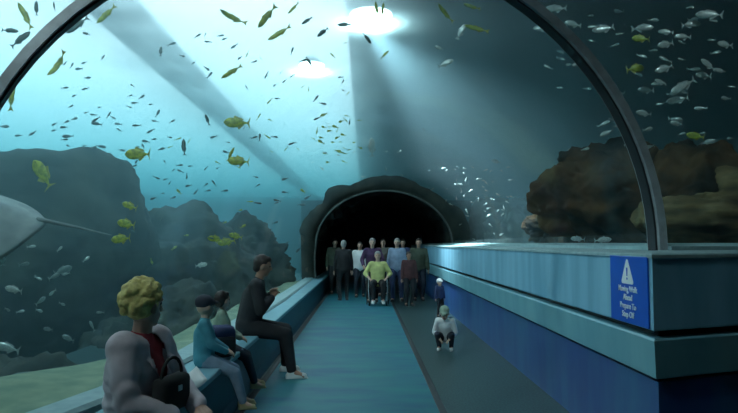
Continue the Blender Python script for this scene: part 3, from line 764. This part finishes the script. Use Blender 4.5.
    for s in (-1, 1):
        bm = bmesh.new(); f0 = ankle[s]; fz = f0.z - .045 * k
        cap(bm, Vector((f0.x, f0.y - .03 * k, fz)), Vector((f0.x + s * .02 * k, f0.y + .13 * k, fz - .002)), .044 * k, .038 * k); cap(bm, f0, Vector((f0.x, f0.y, fz)), .050 * k, .045 * k)
        box(bm, (f0.x + s * .01 * k, f0.y + .055 * k, fz - .028 * k), (.075 * k, .25 * k, .02 * k))
        obj('shoe', fuse(bm, max(.008, voxel * .8), 2), look.get('shoe', M['shoe_d']), root)
    if hat is None:
        bm = bmesh.new(); e = .014
        if hair == 'curly':
            rnd = random.Random(5)
            for i in range(150):
                th = rnd.uniform(0, 2 * PI); ph = math.acos(rnd.uniform(-.55, 1)); d = Vector((math.sin(ph) * math.cos(th), math.sin(ph) * math.sin(th), math.cos(ph)))
                if d.y > .45 and d.z < .55: continue
                if d.z < -.2 and d.y > -.1: continue
                rr = rnd.uniform(.014, .024) * hk
                ell(bm, HP(d.x * .094, -.018 + d.y * .108, .030 + d.z * .108), (rr, rr, rr), seg=8)
            ell(bm, HP(0, -.028, .034), (.090 * hk, .096 * hk, .104 * hk), Rh)
        else:
            ell(bm, HP(0, -.028, .034), (.084 * hk, .094 * hk, .100 * hk), Rh)
            ell(bm, HP(0, .03, .085), (.062 * hk, .050 * hk, .034 * hk), Rh)
            if hair == 'long':
                for s in (-1, 0, 1): cap(bm, HP(s * .05, -.05, .02), HP(s * .055, -.075, -.17), .048 * hk, .036 * hk)
            else: ell(bm, HP(0, -.06, -.03), (.066 * hk, .050 * hk, .055 * hk), Rh)
        obj('hair', fuse(bm, .007 if hair == 'curly' else .010, 1 if hair == 'curly' else 2), look.get('hair', M['hair_d']), root)
    else:
        bm = bmesh.new(); ell(bm, HP(0, -.018, .055), (.090 * hk, .104 * hk, .085 * hk), Rh)
        cap(bm, HP(-.04, .07, .05), HP(.04, .07, .05), .03 * hk, .03 * hk); cap(bm, HP(-.03, .13, .045), HP(.03, .13, .045), .016 * hk, .016 * hk); cap(bm, HP(0, .07, .05), HP(0, .13, .045), .04 * hk, .03 * hk, flat=((0, 0, 1), .5))
        obj('cap', fuse(bm, .010, 2), hat, root)
    return dict(root=root, HP=HP, hip=hip, chest=chest, neck=neck, up=up, sh=sh, elbow=elbow, wrist=wrist, knee=knee, ankle=ankle, k=k, torso=torso, arms=arms)

# fair haired woman in the foreground: sits on the bench facing the walkway, head turned to the far glass
WX, WY = -1.27, 3.60
P = person('seated person with curly fair hair, pale jacket and red shirt on the bench', (WX, WY, 0), -PI / 2 - .25, 'sit',
           dict(top=M['redshirt'], trousers=M['jeans'], hair=M['hair_y'], shoe=M['shoe_w']), voxel=.010, fine=True, hair='curly', seat=.475, turn=1.3, lean=.06,
           hands=((-.09, .34, .70), (.10, .30, .69)), headscale=1.08)
r0 = P['root']; k = 1
# open jacket: shell of torso and arms, front left open
bm = bmesh.new(); P['torso'](bm, .036); P['arms'](bm, .026, .98)
cap(bm, P['hip'] + Vector((-.12, -.02, 0)), P['hip'] + Vector((.12, -.02, 0)), .15, .15)
for s in (-1, 1): cap(bm, P['neck'] + Vector((s * .06, -.04, -.05)), P['neck'] + Vector((s * .05, .045, -.075)), .034, .026)
cap(bm, P['neck'] + Vector((-.05, -.06, -.02)), P['neck'] + Vector((.05, -.06, -.02)), .032, .032)
jb = fuse(bm, .010, 3)
cut = [f_ for f_ in jb.faces if f_.calc_center_median().y > .045 + .05 * abs(f_.calc_center_median().x) and abs(f_.calc_center_median().x) < .052 + .02 * math.sin(f_.calc_center_median().z * 14) and f_.calc_center_median().z > .60]
bmesh.ops.delete(jb, geom=cut, context='FACES')
jb.normal_update()
for v_ in jb.verts:   # soft creases in the cloth
    q = v_.co; d = noise.noise(Vector((q.x * 7, q.y * 7, q.z * 16))) * .008 + .006 * math.sin(q.z * 55 + 9 * noise.noise(q * 5)) * max(0, noise.noise(q * 3 + Vector((4, 1, 2))) + .3)
    v_.co = q + v_.normal * d
jk = obj('jacket', jb, M['jacket'], r0)
sm = jk.modifiers.new('cloth_thickness', 'SOLIDIFY'); sm.thickness = .006; sm.offset = -1
for s in (-1, 1):   # turned lapels
    bm = bmesh.new(); a = P['neck'] + Vector((s * .05, .05, -.06)); b = P['chest'] + Vector((s * .07, .165, -.02)); c = P['chest'] + Vector((s * .115, .14, .07)); d = P['neck'] + Vector((s * .10, .03, -.09))
    vv = [bm.verts.new(q) for q in (a, b, c, d)]; bm.faces.new(vv); ex = bmesh.ops.extrude_face_region(bm, geom=bm.faces[:]); bmesh.ops.translate(bm, vec=(0, .012, .002), verts=[g_ for g_ in ex['geom'] if isinstance(g_, bmesh.types.BMVert)])
    obj('lapel', bm, M['jacket'], jk)
# dark shoulder bag on the lap with a white paper
def local_to(rootobj, p): return Matrix.Translation(rootobj.location) @ Matrix.Rotation(rootobj.rotation_euler.z, 4, 'Z') @ Vector(p)
bg = empty('handbag', local_to(r0, (0.02, .235, .70)), r0.rotation_euler.z); tag(bg, 'dark handbag held on the lap of the fair haired person', 'bag')
bm = bmesh.new(); box(bm, (0, 0, .09), (.26, .10, .19), bevel=.03); obj('bag_body', bm, M['darkbag'], bg)
bm = bmesh.new(); tube(bm, [Vector((.10 * math.cos(t), 0, .18 + .10 * math.sin(t))) for t in [PI * q / 10 for q in range(11)]], .009); obj('strap', bm, M['darkbag'], bg)
bm = bmesh.new(); box(bm, (0, .052, .12), (.04, .008, .03), bevel=.003); obj('clasp', bm, M['silver'], bg, smooth=False)
bm = bmesh.new()
ptl = [(-.11, -.08), (.11, -.08), (.11, .08), (-.11, .08)]
gr = [[bm.verts.new((-.11 + .22 * i / 8, -.075 + .15 * j / 6, .012 * math.sin(i * .8) + .004 * j)) for j in range(7)] for i in range(9)]
for i in range(8):
    for j in range(6): bm.faces.new((gr[i][j], gr[i + 1][j], gr[i + 1][j + 1], gr[i][j + 1]))
ex = bmesh.ops.extrude_face_region(bm, geom=bm.faces[:]); bmesh.ops.translate(bm, vec=(0, 0, .003), verts=[g_ for g_ in ex['geom'] if isinstance(g_, bmesh.types.BMVert)])
pp = obj('paper', bm, M['white_c']); pp.location = (-1.10, 4.02, .725); pp.rotation_euler = (.35, -.5, .5)
tag(pp, 'white folded paper on the knees of the fair haired person', 'paper')

P = person('seated person all in black with pale shoes leaning forward on the bench', (-1.40, 7.72, 0), -PI / 2 + .1, 'sit',
       dict(top=M['blackc'], trousers=M['blackc'], hair=M['hair_d'], shoe=M['shoe_w'], skin=M['skin2']), seat=.52, lean=.22, turn=.15, scale=1.06, voxel=.014, headpitch=.15,
       hands=((-.04, .26, .93), (.05, .27, .90)), feet=((-.26, .42, .085), (.14, .50, .085)))
P = person('small child in a teal shirt and dark cap sitting on the bench edge', (-1.42, 5.72, 0), -PI / 2 + .2, 'sit',
       dict(top=M['teal_shirt'], trousers=M['jeans'], shoe=M['shoe_t']), seat=.52, scale=.66, voxel=.012, hat=M['darkj'], turn=.6, feet=((-.12, .52, .30), (.12, .52, .30)), headscale=1.25)
P = person('small child in a green shirt on the bench next to the black clothed person', (-1.45, 6.55, 0), -PI / 2 + .2, 'sit',
       dict(top=M['green_shirt'], trousers=M['darkj'], shoe=M['shoe_t']), seat=.52, scale=.64, voxel=.012, turn=.7, feet=((-.12, .52, .30), (.12, .52, .30)), headscale=1.25)
bp = empty('backpack', (-1.36, 6.12, .525), .4); tag(bp, 'dark backpack standing on the bench between the two small children', 'bag')
bm = bmesh.new(); box(bm, (0, 0, .15), (.26, .18, .30), bevel=.06); obj('bag_body', bm, M['navy'], bp)
bm = bmesh.new(); box(bm, (0.02, -.10, .11), (.20, .07, .18), bevel=.03); obj('pocket', bm, M['darkbag'], bp)
for s in (-1, 1):
    bm = bmesh.new(); tube(bm, [Vector((s * .07, .09 + .05 * math.sin(PI * q / 8), .27 - .24 * q / 8)) for q in range(9)], .014); obj('strap', bm, M['darkbag'], bp)

# people at the far end
person('dark clothed person standing with their back turned at the left of the walkway', (-.60, 17.9, 0), .2, 'stand',
       dict(top=M['blackc'], trousers=M['blackc'], hair=M['hair_g']), scale=.97, voxel=.018)
wc = empty('wheelchair', (.33, 16.6, 0), PI); tag(wc, 'dark wheelchair carrying the person in yellow', 'wheelchair')
def part(n, fn, m): bm = bmesh.new(); fn(bm); return obj(n, bm, m, wc)
part('seat', lambda b: box(b, (0, 0, .46), (.46, .44, .05), bevel=.015), M['blackc'])
part('backrest', lambda b: box(b, (0, -.22, .72), (.44, .04, .46), bevel=.015), M['blackc'])
for s in (-1, 1):
    w_ = part('wheel', lambda b: tube(b, [Vector((s * .28, -.12 + .30 * math.cos(t), .30 + .285 * math.sin(t))) for t in [2 * PI * q / 28 for q in range(29)]], .014, 8), M['black'])
    bm = bmesh.new()
    for q in range(8): t = 2 * PI * q / 8; cap(bm, (s * .28, -.12, .30), (s * .28, -.12 + .28 * math.cos(t), .30 + .27 * math.sin(t)), .006, .005, 6)
    obj('spokes', bm, M['metal'], w_)
    part('caster', lambda b: bmesh.ops.create_cone(b, cap_ends=True, segments=20, radius1=.07, radius2=.07, depth=.03, matrix=Matrix.Translation((s * .22, .28, .07)) @ Matrix.Rotation(PI / 2, 4, 'Y')), M['black'])
    part('side_frame', lambda b: (tube(b, [Vector((s * .24, -.24, .95)), Vector((s * .24, -.22, .42)), Vector((s * .24, .24, .42)), Vector((s * .22, .30, .12))], .013, 8), tube(b, [Vector((s * .24, -.22, .66)), Vector((s * .24, .16, .66)), Vector((s * .24, .2, .44))], .013, 8), tube(b, [Vector((s * .24, -.24, .95)), Vector((s * .24, -.34, .97))], .014, 8)), M['metal'])
    part('footrest', lambda b: box(b, (s * .11, .42, .10), (.16, .14, .02), bevel=.005), M['metal_dark'])
person('person in a bright yellow shirt and white shoes seated in the wheelchair', (.33, 16.62, 0), PI, 'sit',
       dict(top=M['yellow_shirt'], trousers=M['blackc'], hair=M['hair_g'], shoe=M['shoe_w'], sleeve=.6), seat=.49, voxel=.018, feet=((-.12, .42, .16), (.12, .42, .16)), hands=((-.22, .18, .70), (.22, .18, .70)))
person('person in purple and black walking right behind the wheelchair', (.20, 17.35, 0), PI, 'walk', dict(top=M['purple'], trousers=M['blackc'], hair=M['hair_g']), voxel=.018, hands=((-.24, .30, 1.0), (.24, .30, 1.0)))
person('person in a pale blue shirt at the right shoulder of the wheelchair pusher', (.88, 17.6, 0), PI - .2, 'walk', dict(top=M['pale_blue_c'], trousers=M['navy'], hair=M['hair_g'], sleeve=.6), voxel=.018)
person('person in a maroon shirt at the right edge of the walkway', (1.12, 16.4, 0), PI + .3, 'stand', dict(top=M['maroon'], trousers=M['blackc'], skin=M['skin2']), scale=.80, voxel=.018)
person('person in olive clothes behind the maroon shirt, close to the right wall', (1.5, 17.9, 0), PI, 'stand', dict(top=M['olive'], trousers=M['darkj']), voxel=.018)
person('person in white behind the dark clothed standing person', (-.15, 19.0, 0), PI, 'walk', dict(top=M['white_c'], trousers=M['darkj'], hair=M['hair_d']), scale=.95, voxel=.02)
person('person in a dark green shirt at the left wall under the far arch', (-.95, 20.2, 0), PI + .2, 'stand', dict(top=M['olive'], trousers=M['blackc'], hair=M['hair_d']), voxel=.02)
person('person in khaki far back between the purple top and the pale blue shirt', (.55, 19.4, 0), PI, 'walk', dict(top=M['khaki'], trousers=M['darkj'], hair=M['hair_d']), voxel=.02)
person('person in black near the right wall under the far arch', (1.2, 20.3, 0), PI, 'stand', dict(top=M['navy'], trousers=M['blackc'], hair=M['hair_d']), voxel=.02)
person('toddler with a pale hat standing by the right wall halfway down', (1.62, 14.0, 0), PI + .5, 'stand', dict(top=M['navy'], trousers=M['blackc']), scale=.46, voxel=.012, hat=M['white_c'], headscale=1.5)
person('toddler crouching on the right floor strip in a white top and pale hat', (1.22, 9.75, 0), PI - .2, 'crouch', dict(top=M['white_c'], trousers=M['darkj'], shoe=M['shoe_w']), scale=.62, voxel=.012, hat=M['green_shirt'], headscale=1.35, headpitch=.3)
# ------------------------------------------------------------------ warning sign
def text_mesh(body, size, name, m, parent, loc):
    cu = bpy.data.curves.new('t', 'FONT'); cu.body = body; cu.size = size; cu.align_x = 'CENTER'; cu.extrude = .002; cu.offset = .0004
    t = bpy.data.objects.new('t', cu); C.objects.link(t)
    dg = bpy.context.evaluated_depsgraph_get(); dg.update()
    me = bpy.data.meshes.new_from_object(t.evaluated_get(dg)); bpy.data.objects.remove(t)
    me.materials.clear(); me.materials.append(m)
    o = bpy.data.objects.new(name, me); C.objects.link(o); o.parent = parent; o.location = loc; o.rotation_euler = (PI / 2, 0, 0)
    return o
sg = empty('warning_sign', (1.872, 4.56, 1.27)); sg.rotation_euler = (0, 0, -PI / 2)
tag(sg, 'blue warning sign with white triangle on the wall by the corner', 'sign')
bm = bmesh.new(); box(bm, (0, 0, 0), (.64, .012, .475), bevel=.004); obj('sign_board', bm, M['signblue'], sg, smooth=False)
bm = bmesh.new()
tri = [(-.085, .055), (.085, .055), (.0, .20)]
def prism(bm, pts, y0, y1):
    a = [bm.verts.new((x, y0, z)) for x, z in pts]; b = [bm.verts.new((x, y1, z)) for x, z in pts]; n = len(pts)
    bm.faces.new(a); bm.faces.new(b[::-1])
    for i in range(n): bm.faces.new((a[i], b[i], b[(i + 1) % n], a[(i + 1) % n]))
rt = []
for k, (x, z) in enumerate([(-.095, .05), (.095, .05), (0, .212)]):
    a0 = [210, -30, 90][k]
    for q in range(-2, 3): an = math.radians(a0 + q * 28); rt.append((x * .88 + .016 * math.cos(an), (z - .1) * .88 + .1 + .016 * math.sin(an)))
prism(bm, rt, -.006, -.009); tr = obj('warning_triangle', bm, M['white'], sg, smooth=False)
bm = bmesh.new(); prism(bm, [(-.006, .095), (.006, .095), (.011, .155), (-.011, .155)], -.009, -.011)
bmesh.ops.create_cone(bm, cap_ends=True, segments=16, radius1=.009, radius2=.009, depth=.002, matrix=Matrix.Translation((0, -.010, .078)) @ Matrix.Rotation(PI / 2, 4, 'X'))
obj('exclamation_mark', bm, M['signblue'], tr, smooth=False)
for body, z in (('Moving Walk', -.015), ('Ahead', -.075), ('Prepare To', -.135), ('Step Off', -.195)):
    text_mesh(body, .060, 'lettering', M['white'], sg, (0, -.008, z))
# ------------------------------------------------------------------ look
S = bpy.context.scene
S.view_settings.view_transform = 'Standard'; S.view_settings.look = 'None'; S.view_settings.gamma = 1; S.view_settings.use_curve_mapping = False
S.view_settings.exposure = 0
S.cycles.use_denoising = True
S.cycles.max_bounces = 8; S.cycles.volume_bounces = 2; S.cycles.transparent_max_bounces = 24
S.cycles.sample_clamp_indirect = 3; S.cycles.use_adaptive_sampling = False
